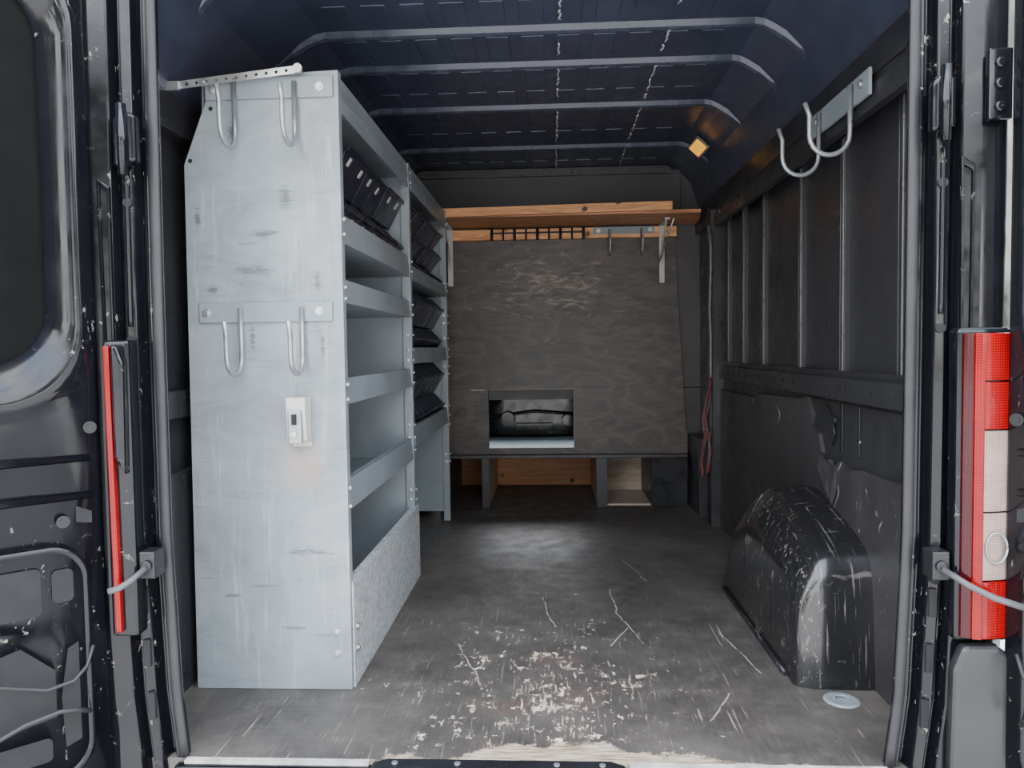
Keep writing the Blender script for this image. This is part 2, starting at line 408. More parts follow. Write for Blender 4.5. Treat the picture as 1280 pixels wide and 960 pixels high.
o = b.make('torn_flap', hard, parent=wall_right, label='curled torn piece of hardboard'); o.modifiers.new('s', 'SOLIDIFY').thickness = .004
b = B(); b.tube([(.845, 2.29, .57), (.845, 2.33, .53), (.845, 2.31, .48), (.845, 2.38, .38)], .002, 6)
b.tube([(.845, 2.95, .70), (.845, 2.9, .66), (.845, 2.93, .62)], .002, 6); b.make('crack_edge', greypl, parent=wall_right)
b = B()
b.box(.852, .8585, 2.305, 2.325, .60, .745); b.cyl((.845, 2.36, .69), (.858, 2.36, .69), .012, 12)
b.tube([(.85, 2.42, .73), (.848, 2.37, .68), (.848, 2.35, .65), (.85, 2.38, .61)], .004, 6); b.box(.852, .8585, 2.18, 2.19, .60, .745)
b.make('lock_bracket', [blackdull], parent=wall_right, bevel=.002)
b = B(); b.tube([(.797, 3.915, .4), (.797, 3.915, .7), (.797, 3.91, .95), (.790, 3.905, 1.1), (.797, 3.905, 1.3), (.797, 3.905, 1.42), (.785, 3.905, 1.52)], .010, 8)
b.make('door_seal', ribm, parent=wall_right, label='grey rubber door seal strip')

# left wall
b = B()
b.box(-1.05, -1.025, 1.70, 4.5, -.02, 1.62)
b.box(-1.03, -1.0, 1.75, 4.5, .745, .82); b.box(-1.03, -.985, 1.75, 4.5, 1.50, 1.60)
b.box(-1.03, -1.005, 1.72, 4.5, 0, .60)
for y in (1.84, 1.93): b.tube([(-1.022, y, .82), (-1.022, y, 1.5)], .010, 8)
for i in range(8): b.box(-1.012, -1.002, 1.80, 1.94, .12 + i * .055, .14 + i * .055)
b.make('wall_left', inner, kind='structure', bevel=.003, label='black painted steel van side behind the racking')

# back bulkhead
b = B()
hx0, hx1, hz0, hz1 = -.374, .121, .342, .682
b.box(-1.05, .90, 4.475, 4.50, hz1, 1.98); b.box(-1.05, hx0, 4.475, 4.50, .30, hz1)
b.box(hx1, .90, 4.475, 4.50, .30, hz1); b.box(hx0, hx1, 4.475, 4.50, .30, hz0)
b.box(-1.05, -.68, 4.475, 4.50, 0, .30); b.box(.775, .90, 4.475, 4.50, 0, .30)
b.box(-.80, .74, 4.455, 4.476, 1.66, 1.925)
b.prism([(-.80, 1.90), (.70, 1.90), (.66, 1.945), (-.74, 1.945)], 'y', 4.43, 4.46)
x = -.68
while x < .62:
    b.box(x, x + .05, 4.42, 4.432, 1.905, 1.93); x += .16
wall_back = b.make('wall_back', bulkm, kind='structure', bevel=.003, label='dark board van bulkhead')
b = B(); b.box(-1.0, .85, 5.33, 5.36, -.03, .31); b.box(-1.2, 1.1, 5.9, 5.93, -.2, .9)
b.box(-1.05, .93, 4.50, 6.3, 1.95, 1.98); b.box(-1.05, .93, 4.5, 4.52, 1.9, 1.98)  # unseen cab roof added to keep the sun off the hatch board
b.make('trim_1', darkin, kind='structure', label='black cab floor step, dash and added unseen roof behind the bulkhead')
b = B(); b.box(-.60, .45, 4.505, 5.08, .312, .334)
b.make('cab_shelf_board', teal, label='pale teal board behind the bulkhead hatch', cat='board')
b = B(); b.box(-.45, .20, 4.56, 4.58, .615, .76)
b.make('steel_cross_rail', greypl, label='grey steel rail across the bulkhead hatch', cat='rail')
b = B()
b.prism([(-.56, .335), (.36, .335), (.34, .48), (.26, .60), (-.46, .60), (-.54, .48)], 'y', 5.14, 5.5)
b.tube([(-.48, 5.12, .36), (-.44, 5.11, .46), (-.12, 5.10, .50), (.26, 5.11, .47), (.30, 5.12, .36)], .010, 8)
b.box(-.25, .0, 5.11, 5.14, .37, .42); b.cyl((-.30, 5.08, .45), (-.30, 5.14, .45), .05, 16); b.cyl((.10, 5.08, .44), (.10, 5.14, .44), .04, 16)
b.make('seat_base', black, bevel=.02, label='glossy black seat base in the cab seen through the hatch', cat='seat base')

# plywood
b = B()
zt, zb = 1.56, .305
def rx(z): return .772 + (.700 - .772) * (z - zb) / (zt - zb)
b.prism([(-.70, zb), (hx0, zb), (hx0, zt), (-.70, zt)], 'y', 4.445, 4.474)
b.prism([(hx1, zb), (rx(zb), zb), (rx(zt), zt), (hx1, zt)], 'y', 4.445, 4.474)
b.box(hx0, hx1, 4.445, 4.474, hz1, zt); b.box(hx0, hx1, 4.445, 4.474, zb, hz0)
b.box(hx0 - .002, hx1 + .002, 4.4435, 4.446, hz1 - .001, hz1 + .002, 1)
b.box(hx1, hx1 + .002, 4.4435, 4.446, hz0, hz1, 1); b.box(hx0 - .1, hx0 - .02, 4.4435, 4.446, hz1 - .004, hz1 + .002, 1)
b.make('plywood_partition', [plym, palewood], label='black stained plywood sheet with a rectangular hatch cut out', cat='plywood sheet', origin=False)

e = empty('storage_box', (0, 4.45, 0), 'low black and bare wood open compartments below the plywood', 'storage box')
b = B(); b.box(-.66, .765, 4.40, 5.32, .285, .304); b.make('top_board', hard, e, bevel=.003)
b = B(); b.box(-.66, .56, 5.15, 5.17, 0, .284); b.make('back_board', orange, e)
for x0, x1 in ((-.41, -.375), (.25, .305)):
    b = B(); b.box(x0, x1, 4.42, 5.148, 0.001, .284); b.make('divider', [palewood], e, bevel=.002)
    b = B(); b.box(x0 - .003, x1 + .003, 4.405, 4.419, 0.001, .284); b.make('divider_edge', hard, e)
b = B(); b.box(.306, .56, 4.90, 4.92, 0.001, .284); b.make('inner_back', palewood, e)
b = B(); b.box(.306, .56, 4.45, 4.9, 0.001, .012); b.make('inner_base', palewood, e)
b = B(); b.box(.562, .765, 4.41, 5.1, 0.001, .284); b.make('side_box', blackdull, e, bevel=.003)
b = B(); b.box(-.66, -.62, 4.41, 5.14, 0.001, .284); b.make('side_post', hard, e, bevel=.003)

# ------------------------------------------------------------------ wheel arch
prof = [(2.045, 0), (2.046, .02), (2.060, .20), (2.072, .305), (2.105, .358), (2.19, .388), (2.30, .412), (2.46, .448), (2.52, .455), (2.60, .448), (2.72, .41), (2.84, .33), (2.92, .20), (2.96, .02), (2.96, 0)]
secs = [(.642, .0, .94), (.642, .05, .94), (.648, .60, .95), (.655, .72, .965), (.674, .83, .98), (.702, .94, .992), (.724, .985, .999), (.77, 1.0, 1.0), (.860, 1.01, 1.005)]
b = B(); rings = []
for x, zs, ys in secs:
    rings.append([(x, 2.52 + (y - 2.52) * ys, z * zs) for y, z in prof])
b.loft(rings, smooth=True)
o = b.make('wheel_arch', archm, label='scuffed glossy black wheel arch box on the load floor', cat='wheel arch', origin=False)
sb = o.modifiers.new('sub', 'SUBSURF'); sb.levels = 2; sb.render_levels = 2
b = B()
for yy, zz in ((2.30, .404), (2.62, .438)):
    b.tube([(.646, yy, .05), (.650, yy, zz * .60), (.674, yy, zz * .82), (.702, yy, zz * .935), (.726, yy, zz * .98), (.77, yy, zz), (.85, yy, zz + .006)], .004, 6)
b.tube([(.637, 2.13, .008), (.637, 2.5, .008), (.637, 2.90, .008)], .008, 6)
b.make('pressed_ridge', archm, parent=o)

# ------------------------------------------------------------------ racking
XF = -.56
def hexbolt(b, p, axis, r=.008, m=1):
    p = Vector(p); a = Vector(axis)
    b.cyl(p, p + a * .002, r * 1.5, 12, m); b.cyl(p, p + a * .007, r, 6, m)
def tray(b, y0, y1, z0, z1, xb):
    b.box(xb, XF, y0, y1, z0, z0 + .003)
    b.prism([(XF, z0), (XF + .003, z0), (XF - .004, z1), (XF - .008, z1)], 'y', y0, y1)
    b.box(XF - .022, XF - .006, y0, y1, z1 - .003, z1)
def rack(y0, y1, trays, name_label):
    e = empty('shelving_unit', (-.77, (y0 + y1) / 2, 0), name_label, 'shelving unit')
    for z0, z1 in trays:
        b = B(); tray(b, y0 + .018, y1 - .018, z0, z1, -.965 if z1 < 1.45 else -.925)
        b.make('shelf', greysteel, e)
    b = B(); b.prism([(-.975, .06), (-.972, .06), (-.967, 1.42), (-.922, 1.56), (-.92, 1.64), (-.925, 1.64), (-.927, 1.56), (-.970, 1.42)], 'y', y0 + .018, y1 - .018)
    b.make('back_panel', greysteel, e)
    return e
t1 = [(1.21, 1.29), (1.05, 1.115), (.775, .845), (.485, .567), (.06, .10)]
r1 = rack(2.02, 3.06, t1 + [(1.60, 1.652)], 'grey steel van racking unit with pale end panel and open shelves')
poly = [(-.982, .001), (XF, .001), (XF, 1.655), (-.912, 1.645), (-.908, 1.585), (-.972, 1.42)]
b = B(); b.prism(poly, 'y', 2.020, 2.032)
b.box(XF - .002, XF + .008, 2.020, 2.050, .001, 1.655)
for z in (.10, .16): hexbolt(b, (XF - .03, 2.020, z), (0, -1, 0), .006)
for z in (1.27, 1.23, 1.09, 1.06, .83, .79, .55, .50): hexbolt(b, (XF + .008, 2.037, z), (1, 0, 0), .006)
b.make('end_panel', [panelm, zinc], r1, bevel=.0015, label='pale blue-grey scuffed end panel', origin=False)
for x, z in ((-.895, 1.565), (-.955, 1.43)):
    b = B(); b.cyl((x, 2.0195, z), (x, 2.021, z), .006, 12); b.make('hole', darkin, r1)
for (ya, yb, e) in ((2.05, 3.04, r1),):
    b = B(); b.prism([(XF - .004, 1.56), (XF + .002, 1.56), (XF - .002, 1.654), (XF - .008, 1.654)], 'y', ya, yb); b.make('top_rail', greysteel, e)
def upright(e, y, z0=0.001):
    b = B(); b.box(XF - .03, XF + .004, y - .016, y + .016, z0, 1.654)
    for z in (1.62, 1.58, 1.27, 1.23, 1.10, 1.06, .98, .92, .88, .83, .79, .62, .57, .52, .36, .32):
        hexbolt(b, (XF - .013, y - .016, z), (0, -1, 0), .005); hexbolt(b, (XF + .004, y, z), (1, 0, 0), .005)
    b.make('upright', [greysteel, zinc], e, bevel=.001)
upright(r1, 3.045)
b = B(); b.box(-.97, XF - .03, 3.040, 3.052, .001, 1.40); b.box(-.92, XF - .03, 3.040, 3.052, 1.40, 1.65)
b.make('end_panel', greysteel, r1)
b = B(); b.prism([(XF + .009, .001), (XF + .013, .001), (XF + .013, .290), (XF - .012, .292), (XF - .012, .288), (XF + .009, .286)], 'y', 2.035, 3.075)
for z in (.10, .16): hexbolt(b, (XF + .013, 2.065, z), (1, 0, 0), .008)
b.make('kick_panel', [galvm, zinc], r1, label='galvanised steel kick panel')

t2 = [(1.20, 1.262), (.865, .93), (.53, .61)]
r2 = rack(3.07, 4.10, t2 + [(1.60, 1.652)], 'grey steel van racking unit filled with black picking bins')
b = B(); b.prism([(XF - .004, 1.56), (XF + .002, 1.56), (XF - .002, 1.654), (XF - .008, 1.654)], 'y', 3.09, 4.08); b.make('top_rail', greysteel, r2)
upright(r2, 4.085)
b = B(); b.box(-.97, XF - .03, 4.080, 4.092, .05, 1.40); b.box(-.92, XF - .03, 4.080, 4.092, 1.40, 1.65); b.box(-.97, -.93, 4.08, 4.092, .001, .05)
b.make('end_panel', plate_m, r2)
b = B(); b.box(-.97, XF - .03, 3.078, 3.084, .53, 1.40); b.make('inner_panel', greysteel, r2)

def binmesh(w, d, h):
    b = B(); t = .0035
    side = [(-d, 0), (-.055, 0), (.0, h * .62), (-.012, h * .72), (-.055, h), (-d, h)]
    for y in (-w / 2, w / 2 - t): b.prism(side, 'y', y, y + t)
    b.box(-d, -.055, -w / 2, w / 2, 0, t); b.box(-d, -d + t, -w / 2, w / 2, 0, h)
    b.prism([(-.055, 0), (-.055 + t, 0), (t, h * .62), (0, h * .62)], 'y', -w / 2, w / 2)
    b.box(-.058, -d, -w / 2 - .003, -w / 2 + .004, h - .008, h)
    b.box(-.058, -d, w / 2 - .004, w / 2 + .003, h - .008, h)
    b.box(-.004, .010, -w / 2, w / 2, h * .58, h * .65)
    b.prism([(.0, h * .60), (-.012, h * .72), (-.055, h), (-.055, h - .01), (-.014, h * .66)], 'y', -w / 2 - .003, -w / 2 + .004)
    b.prism([(.0, h * .60), (-.012, h * .72), (-.055, h), (-.055, h - .01), (-.014, h * .66)], 'y', w / 2 - .004, w / 2 + .003)
    return b
def bins(w_, d, h, ys, zs, grp, lab, lbl=True, x=0):
    p = binmesh(w_, d, h).make('storage_bin', binm, origin=False, bevel=.0008, label=lab, cat='storage bin', group=grp)
    l = B(); l.prism([(-.024, h * .40), (-.022, h * .40), (-.009, h * .52), (-.011, h * .52)], 'y', -.010, .010)
    l = l.make('bin_label', paper, p, origin=False) if lbl else None
    first = True
    for z in zs:
        for y in ys:
            if first: q, ql = p, l; first = False
            else:
                q = p.copy(); C.objects.link(q)
                if l: ql = l.copy(); C.objects.link(ql); ql.parent = q
            q.location = (XF - .02 + random.uniform(-.010, .004) + x, y, z)
            if l: ql.location = (.008, random.uniform(-.02, .02), 0)
ys1 = [2.110 + i * .140 for i in range(7)]
bins(.128, .30, .17, ys1, [1.216, 1.392], 'black bins in the near rack', 'black plastic open-front picking bin on a steel shelf')
ys2 = [3.147 + i * .122 for i in range(8)]
bins(.112, .30, .115, ys2, [1.206, 1.324, 1.442], 'black bins in the far rack upper shelf', 'black plastic open-front picking bin on a steel shelf', False)
bins(.112, .30, .155, ys2, [.871, 1.030], 'black bins in the far rack middle shelf', 'black plastic open-front picking bin on a steel shelf', False)
bins(.112, .30, .155, ys2, [.536, .695], 'black bins in the far rack lower shelf', 'black plastic open-front picking bin on a steel shelf', False)

# ------------------------------------------------------------------ hook rails
def jhook(x, y, ztop, drop=.13, reach=.095, tip=.075, ax='y', sgn=-1):
    rr = reach / 2; pts = []
    pts.append((0, ztop)); pts.append((0, ztop - drop + rr))
    pts += arc(rr, ztop - drop + rr, rr, math.pi, 2 * math.pi, 10)[1:]
    pts.append((reach, ztop - drop + rr + tip * .6)); pts.append((reach + .012, ztop - drop + rr + tip))
    if ax == 'y': return [(x, y + sgn * d, z) for d, z in pts]
    return [(x + sgn * d, y, z) for d, z in pts]
def hookrail(xa, xb, z0, z1, xs, lab):
    e = empty('hook_rail', ((xa + xb) / 2, 2.018, z0), lab, 'hook rail')
    b = B(); b.box(xa, xb, 2.0125, 2.0195, z0, z1)
    hexbolt(b, (xa + .02, 2.0125, (z0 + z1) / 2), (0, -1, 0), .008); hexbolt(b, (xb - .035, 2.0125, (z0 + z1) / 2), (0, -1, 0), .008)
    b.make('plate', [plate_m, zinc], e, bevel=.0015)
    for x in xs:
        b = B(); b.tube(jhook(x, 2.006, z1 - .015, .175, .095, .09), .0065, 10); b.make('hook', hookm, e)
hookrail(-.905, -.565, 1.585, 1.640, (-.825, -.665), 'grey steel plate with two J hooks near the panel top')
hookrail(-.940, -.580, 1.000, 1.052, (-.825, -.660), 'grey steel plate with two J hooks halfway down the panel')
b = B(); p0 = Vector((-.985, 0, 1.618)); p1 = Vector((-.640, 0, 1.652)); n = 13
d = (p1 - p0).normalized(); nn = Vector((-d.z, 0, d.x))
L = (p1 - p0).length; hw = .010; hr = .0042; seg = L / n
for i in range(n):
    c = p0 + d * (seg * (i + .5))
    outer = []; innr = []
    for k in range(16):
        a = 2 * math.pi * k / 16; ca, sa = math.cos(a), math.sin(a); q = max(abs(ca), abs(sa))
        outer.append(c + d * (ca / q * seg / 2) + nn * (sa / q * hw)); innr.append(c + d * (ca * hr) + nn * (sa * hr))
    b.loft([[(v.x, 1.993, v.z) for v in outer], [(v.x, 1.993, v.z) for v in innr], [(v.x, 1.997, v.z) for v in innr], [(v.x, 1.997, v.z) for v in outer], [(v.x, 1.993, v.z) for v in outer]], closed=True)
b.cyl((-.648, 1.985, 1.651), (-.648, 2.0195, 1.651), .005, 10); b.cyl((-.648, 1.984, 1.651), (-.648, 1.993, 1.651), .012, 12)
b.cyl((-.90, 1.985, 1.627), (-.90, 2.0195, 1.627), .005, 10)
b.box(-1.0, -.965, 1.985, 1.996, 1.605, 1.628)
b.make('perforated_strap', zinc, label='thin perforated zinc strap bolted across the end panel top', cat='metal strap')
e = empty('wall_latch', (-.667, 2.0, .665), 'small white enamel latch bracket with slot screwed to the end panel', 'latch')
b = B(); b.prism([(1.965, .800), (2.0195, .800), (2.0195, .665), (2.012, .665), (2.012, .68), (1.975, .685), (1.965, .76)], 'x', -.697, -.645); b.make('housing', white, e, bevel=.004)
b = B(); b.box(-.689, -.653, 1.956, 1.975, .680, .768); b.make('tongue', hookm, e, bevel=.003)
b = B(); b.box(-.677, -.665, 1.951, 1.957, .730, .757); b.make('slot', darkin, e)
b = B(); b.cyl((-.671, 1.951, .706), (-.671, 1.957, .706), .007, 12); b.make('screw', zinc, e)

# ------------------------------------------------------------------ wood shelf
e = empty('wall_shelf', (.05, 4.30, 1.535), 'varnished pine plank shelf on white brackets above the plywood', 'shelf')
b = B(); b.hexa([(-.70, 4.12, 1.622), (.79, 4.12, 1.622), (.84, 4.445, 1.612), (-.70, 4.445, 1.612), (-.70, 4.12, 1.640), (.79, 4.12, 1.640), (.84, 4.445, 1.630), (-.70, 4.445, 1.630)])
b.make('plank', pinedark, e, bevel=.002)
b = B(); b.hexa([(-.63, 4.095, 1.622), (.64, 4.095, 1.636), (.64, 4.119, 1.636), (-.63, 4.119, 1.622), (-.63, 4.095, 1.668), (.64, 4.095, 1.682), (.64, 4.119, 1.682), (-.63, 4.119, 1.668)])
b.make('front_batten', pinem, e, bevel=.003)
b = B(); b.box(-.64, .71, 4.41, 4.444, 1.54, 1.60); b.make('back_rail', pinem, e, bevel=.003)
for x in (-.575, .625):
    b = B(); b.box(x - .015, x + .015, 4.398, 4.409, 1.28, 1.60); b.box(x - .015, x + .015, 4.19, 4.409, 1.600, 1.612)
    b.tube([(x, 4.22, 1.605), (x, 4.36, 1.50), (x, 4.402, 1.38)], .005, 8, 0)
    b.make('bracket', white, e, bevel=.002)
b = B(); b.tube([(.655, 4.16, 1.60), (.61, 4.40, 1.40)], .004, 6); b.make('stay_rod', zinc, e)
e = empty('tool_peg_rail', (-.07, 4.40, 1.55), 'black peg strip for tools screwed to the pine rail', 'peg rail')
b = B(); b.box(-.345, .194, 4.402, 4.409, 1.572, 1.582); b.make('strip', blackpeg, e)
for i in range(9):
    x = -.335 + i * .065
    b = B(); b.tube([(x, 4.40, 1.60), (x, 4.395, 1.56), (x, 4.385, 1.535)], .005 if i % 2 else .008, 8); b.make('peg', blackpeg, e)
e = empty('hook_rail', (.41, 4.40, 1.555), 'pale steel plate with two hanging hooks on the pine rail', 'hook rail')
b = B(); b.box(.24, .585, 4.403, 4.409, 1.560, 1.600); hexbolt(b, (.27, 4.403, 1.58), (0, -1, 0), .008); hexbolt(b, (.56, 4.403, 1.58), (0, -1, 0), .008)
b.make('plate', [greysteel, zinc], e, bevel=.001)
for x in (.33, .51):
    b = B(); b.tube(jhook(x, 4.397, 1.585, .15, .08, .06), .0055, 8); b.make('hook', hookm, e)

e = empty('hook_rail', (.80, 2.2, 1.55), 'pale steel plate with large U hooks on the van side', 'hook rail')
b = B(); b.hexa([(.800, 2.0, 1.545), (.808, 2.0, 1.545), (.808, 2.43, 1.545), (.800, 2.43, 1.545), (.800, 2.0, 1.612), (.808, 2.0, 1.612), (.808, 2.43, 1.612), (.800, 2.43, 1.612)])
for y in (2.05, 2.38): hexbolt(b, (.80, y, 1.585), (-1, 0, 0), .008)
b.make('plate', [plate_m, zinc], e, bevel=.001)
for y in (2.10, 2.34):
    b = B(); b.tube(jhook(.792, y, 1.60, .18, .105, .085, ax='x'), .0065, 10); b.make('hook', hookm, e)

# clearance lamp
e = empty('clearance_lamp', (.72, 3.78, 1.87), 'small amber diamond reflector on the roof edge', 'lamp')
def rotbox(b, c, u, v, w, hu, hv, hw, m=0):
    c, u, v, w = Vector(c), Vector(u).normalized(), Vector(v).normalized(), Vector(w).normalized()
    P = [c + u * a * hu + v * q * hv + w * r * hw for r in (-1, 1) for a, q in ((-1, -1), (1, -1), (1, 1), (-1, 1))]
    b.hexa([tuple(x) for x in P], m)
w = Vector((-.45, -.75, -.5)).normalized(); u = w.cross(Vector((0, 0, 1))).normalized(); v = w.cross(u)
u2 = (u + v * .8).normalized(); v2 = w.cross(u2)
b = B(); rotbox(b, (.715, 3.78, 1.875), u2, v2, w, .040, .040, .010); b.make('lamp_housing', greypl, e, bevel=.004)
b = B(); rotbox(b, Vector((.715, 3.78, 1.875)) + w * .014, u2, v2, w, .031, .031, .006); b.make('lamp_lens', amber, e, bevel=.004)

b = B()
b.tube([(.790, 3.90, .76), (.784, 3.88, .66), (.766, 3.89, .55), (.786, 3.88, .40), (.778, 3.89, .29), (.760, 3.91, .26), (.748, 3.91, .34), (.766, 3.905, .46), (.756, 3.90, .55), (.774, 3.90, .66)], .01, 6, 0, flat=(.010, .009))
b.tube([(.780, 3.86, .72), (.752, 3.85, .60), (.770, 3.86, .50), (.744, 3.86, .36)], .01, 6, 0, flat=(.006, .008))
b.box(.754, .782, 3.86, 3.89, .45, .49)
b.make('ratchet_strap', redstrap, label='faded red webbing strap hanging on the door pillar', cat='strap')

for x, y in ((.737, 1.985),):
    b = B(); rings = []
    for r, z in ((.046, .0005), (.044, .004), (.034, .004), (.028, .0015), (.0005, .001)):
        rings.append([(x + r * math.cos(k * .3927), y + r * math.sin(k * .3927), z) for k in range(16)])
    b.loft(rings, closed=True, smooth=True)
    b.tube([(x - .02, y, .004), (x - .012, y + .015, .006), (x + .012, y + .015, .006), (x + .02, y, .004)], .003, 6)
    b.make('tie_down_ring', greysteel, label='round recessed steel lashing cup in the load floor', cat='tie-down')

# ------------------------------------------------------------------ rear frame
def interp(pts, z):
    for (a, b_), (c, d_) in zip(pts, pts[1:]):
        if z <= c: return b_ + (d_ - b_) * (z - a) / (c - a)
    return pts[-1][1]
def er(z): return interp([(-.2, .70), (0, .716), (.15, .735), (.5, .750), (1.0, .753), (1.9, .757)], z)
def el(z): return interp([(-.2, -.825), (0, -.842), (.15, -.856), (.5, -.868), (1.0, -.868), (1.9, -.860)], z)
PR = [(.12, 1.725), (.03, 1.715), (.004, 1.70), (0, 1.685), (.008, 1.672), (.024, 1.668), (.030, 1.69), (.040, 1.69), (.045, 1.655), (.064, 1.645), (.068, 1.668), (.080, 1.668), (.085, 1.635), (.12, 1.622), (.165, 1.618), (.195, 1.640), (.208, 1.70), (.212, 2.2)]
zl = [-.3, -.1, 0, .08, .15, .3, .5, .8, 1.1, 1.4, 1.7, 1.98]
fr = []
for nm, ef, sg in (('trim_2', er, 1), ('trim_3', el, -1)):
    b = B(); b.loft([[(ef(z) + sg * dx, y, z) for dx, y in PR] for z in zl])
    o = b.make(nm, black, kind='structure', bevel=.004, seg=3, label='glossy black rear door pillar of the van'); fr.append(o)
    b = B(); b.tube([(ef(z) + sg * .007, 1.672, z) for z in [i * .06 - .02 for i in range(34)]], .01, 12, flat=(.012, .007)); b.make('rubber_seal', rubber, o, label='black rubber door seal')
    for z in (.10, .22, .34):
        b = B(); b.box(min(ef(z) + sg * .047, ef(z) + sg * .062), max(ef(z) + sg * .047, ef(z) + sg * .062), 1.643, 1.652, z, z + .06); b.make('slot', darkin, o)
    for z in (.42, .95, 1.25):
        b = B(); b.cyl((ef(z) + sg * .055, 1.643, z), (ef(z) + sg * .055, 1.652, z), .010, 12); b.make('plug', darkin, o)
    b = B(); b.tube([(ef(z) + sg * .056, 1.648, z) for z in (.98, 1.0, 1.15, 1.3, 1.32)], .006, 8); b.make('pressed_ridge', black, o)
    xa = ef(1.1) + sg * .095; b = B()
    lp = [(xa - .012, .92), (xa + .012, .90), (xa + .014, 1.28), (xa - .014, 1.30)]
    li = [(xa - .006, .94), (xa + .006, .92), (xa + .008, 1.27), (xa - .008, 1.28)]
    yq = 1.630
    b.loft([[(x, yq, z) for x, z in lp], [(x, yq - .008, z) for x, z in lp], [(x, yq - .008, z) for x, z in li], [(x, yq, z) for x, z in li]], closed=True)
    b.make('pressed_channel', black, o, bevel=.003)
b = B(); b.box(-1.05, .95, 1.62, 1.78, 1.80, 2.0); b.make('trim_4', black, kind='structure', bevel=.01, label='black rear header above the door opening')
b = B(); b.box(.962, .970, 2.18, 6.5, -.3, 1.95); b.box(-1.085, -1.077, 2.18, 6.5, -.3, 1.95); b.make('trim_5', black, kind='structure', label='black outer van side sheet')
b = B(); b.box(-.86, .74, 1.60, 1.664, -.12, -.012); b.box(-.86, .74, 1.64, 1.664, -.03, -.006)
sill = b.make('trim_6', black, kind='structure', bevel=.006, label='black rear sill')
b = B(); b.box(-.84, -.42, 1.652, 1.668, -.010, .0015); b.box(.16, .715, 1.652, 1.668, -.010, .0015); b.make('edge_strip', aluw, sill, label='worn white metal edge strip')
e = empty('striker_plate', (-.13, 1.64, -.01), 'black steel door latch plate on the rear sill', 'latch plate')
b = B(); b.prism([(-.41, 1.60), (.15, 1.60), (.15, 1.655), (.12, 1.672), (-.38, 1.672), (-.41, 1.655)], 'z', -.012, .003); b.make('plate', blackdull, e, bevel=.003)
for x in (-.36, -.22, .0, .10):
    b = B(); b.cyl((x, 1.65, .003), (x, 1.65, .006), .007, 12); b.make('screw', hookm, e)

def hinge(x0, x1, z0, z1, o):
    b = B(); b.prism([(x0, z0), (x1, z0 + .01), (x1, z1 - .01), ((x0 + x1) / 2, z1), (x0, z1 - .02)], 'y', 1.612, 1.640); h = b.make('door_hinge', black, o, bevel=.008, seg=3, label='glossy black steel door hinge')
    b = B(); b.cyl(((x0 + x1) / 2, 1.608, z0 - .02), ((x0 + x1) / 2, 1.608, z1 + .01), .010, 12); b.make('pin', black, h)
hinge(.772, .818, 1.345, 1.465, fr[0])
hinge(-.932, -.882, 1.32, 1.44, fr[1])
def lamp(x0, x1, side):
    e = empty('tail_lamp', ((x0 + x1) / 2, 1.6, .315), 'tall red tail lamp cluster with clear reversing section' if side > 0 else 'narrow red tail lamp partly hidden by the open door', 'tail lamp')
    w = x1 - x0
    b = B(); b.box(x0 - .008, x1 + .004, 1.596, 1.64, .306, .950)
    if side < 0: b.prism([(x0 + .022, .70), (x1 - .002, .66), (x1 + .002, .90), (x1 - .012, .94), (x0 + .020, .94)], 'y', 1.575, 1.60)
    b.make('lamp_housing', black, e, bevel=.010, seg=3)
    def yc(t): return 1.588 - .012 * math.sin(math.pi * min(1, max(0, t)) ** .8)
    def pf(a, c, n=6, k=0.0):
        return [(x0 + w * (a + (c - a) * i / n), yc(a + (c - a) * i / n) - k) for i in range(n + 1)] + [(x0 + w * c, 1.60), (x0 + w * a, 1.60)]
    if side > 0:
        b = B(); b.prism(pf(.0, .17), 'z', .318, .938); b.make('lamp_lens', darkred, e, bevel=.001, label='dark red lens edge')
        b = B(); b.prism(pf(.17, .36, k=.004), 'z', .318, .938); b.make('lamp_lens', redl, e, bevel=.002, label='red lens')
        for za, zb_ in ((.318, .435), (.745, .840), (.843, .938)):
            b = B(); b.prism(pf(.37, 1), 'z', za, zb_); b.make('lamp_lens', redl, e, bevel=.002, label='red lens')
        b = B(); b.prism(pf(.37, .93, k=-.002), 'z', .438, .575); b.make('lamp_lens', clearl, e, bevel=.002, label='clear lens')
        b = B(); b.prism(pf(.37, .93, k=-.002), 'z', .578, .742); b.make('lamp_lens', clearl, e, bevel=.002, label='clear lens')
        b = B(); b.prism(pf(.93, 1, 2), 'z', .438, .742); b.make('lamp_lens', redl, e, label='red lens')
        z, r_ = .505, .021
        b = B(); b.tube([(x0 + w * .65 + r_ * math.cos(t * .3927), 1.576, z + r_ * 1.5 * math.sin(t * .3927)) for t in range(17)], .0025, 6)
        b.make('reflector', hookm, e)
    else:
        b = B(); b.hexa([(x0 + .006, 1.585, .318), (x0 + .020, 1.585, .318), (x0 + .020, 1.60, .318), (x0 + .006, 1.60, .318), (x0, 1.585, .938), (x0 + .014, 1.585, .938), (x0 + .014, 1.60, .938), (x0, 1.60, .938)]); b.make('lamp_lens', redl, e, bevel=.003, label='red lens')
lamp(.826, .922, 1)
lamp(-.955, -.908, -1)
b = B(); b.prism([(.80, -.3), (.93, -.3), (.93, .28), (.90, .302), (.83, .302), (.81, .25)], 'y', 1.580, 1.612); b.make('bumper_corner', bumperm, bevel=.012, seg=3, label='dark plastic rear bumper corner below the tail lamp', cat='bumper')
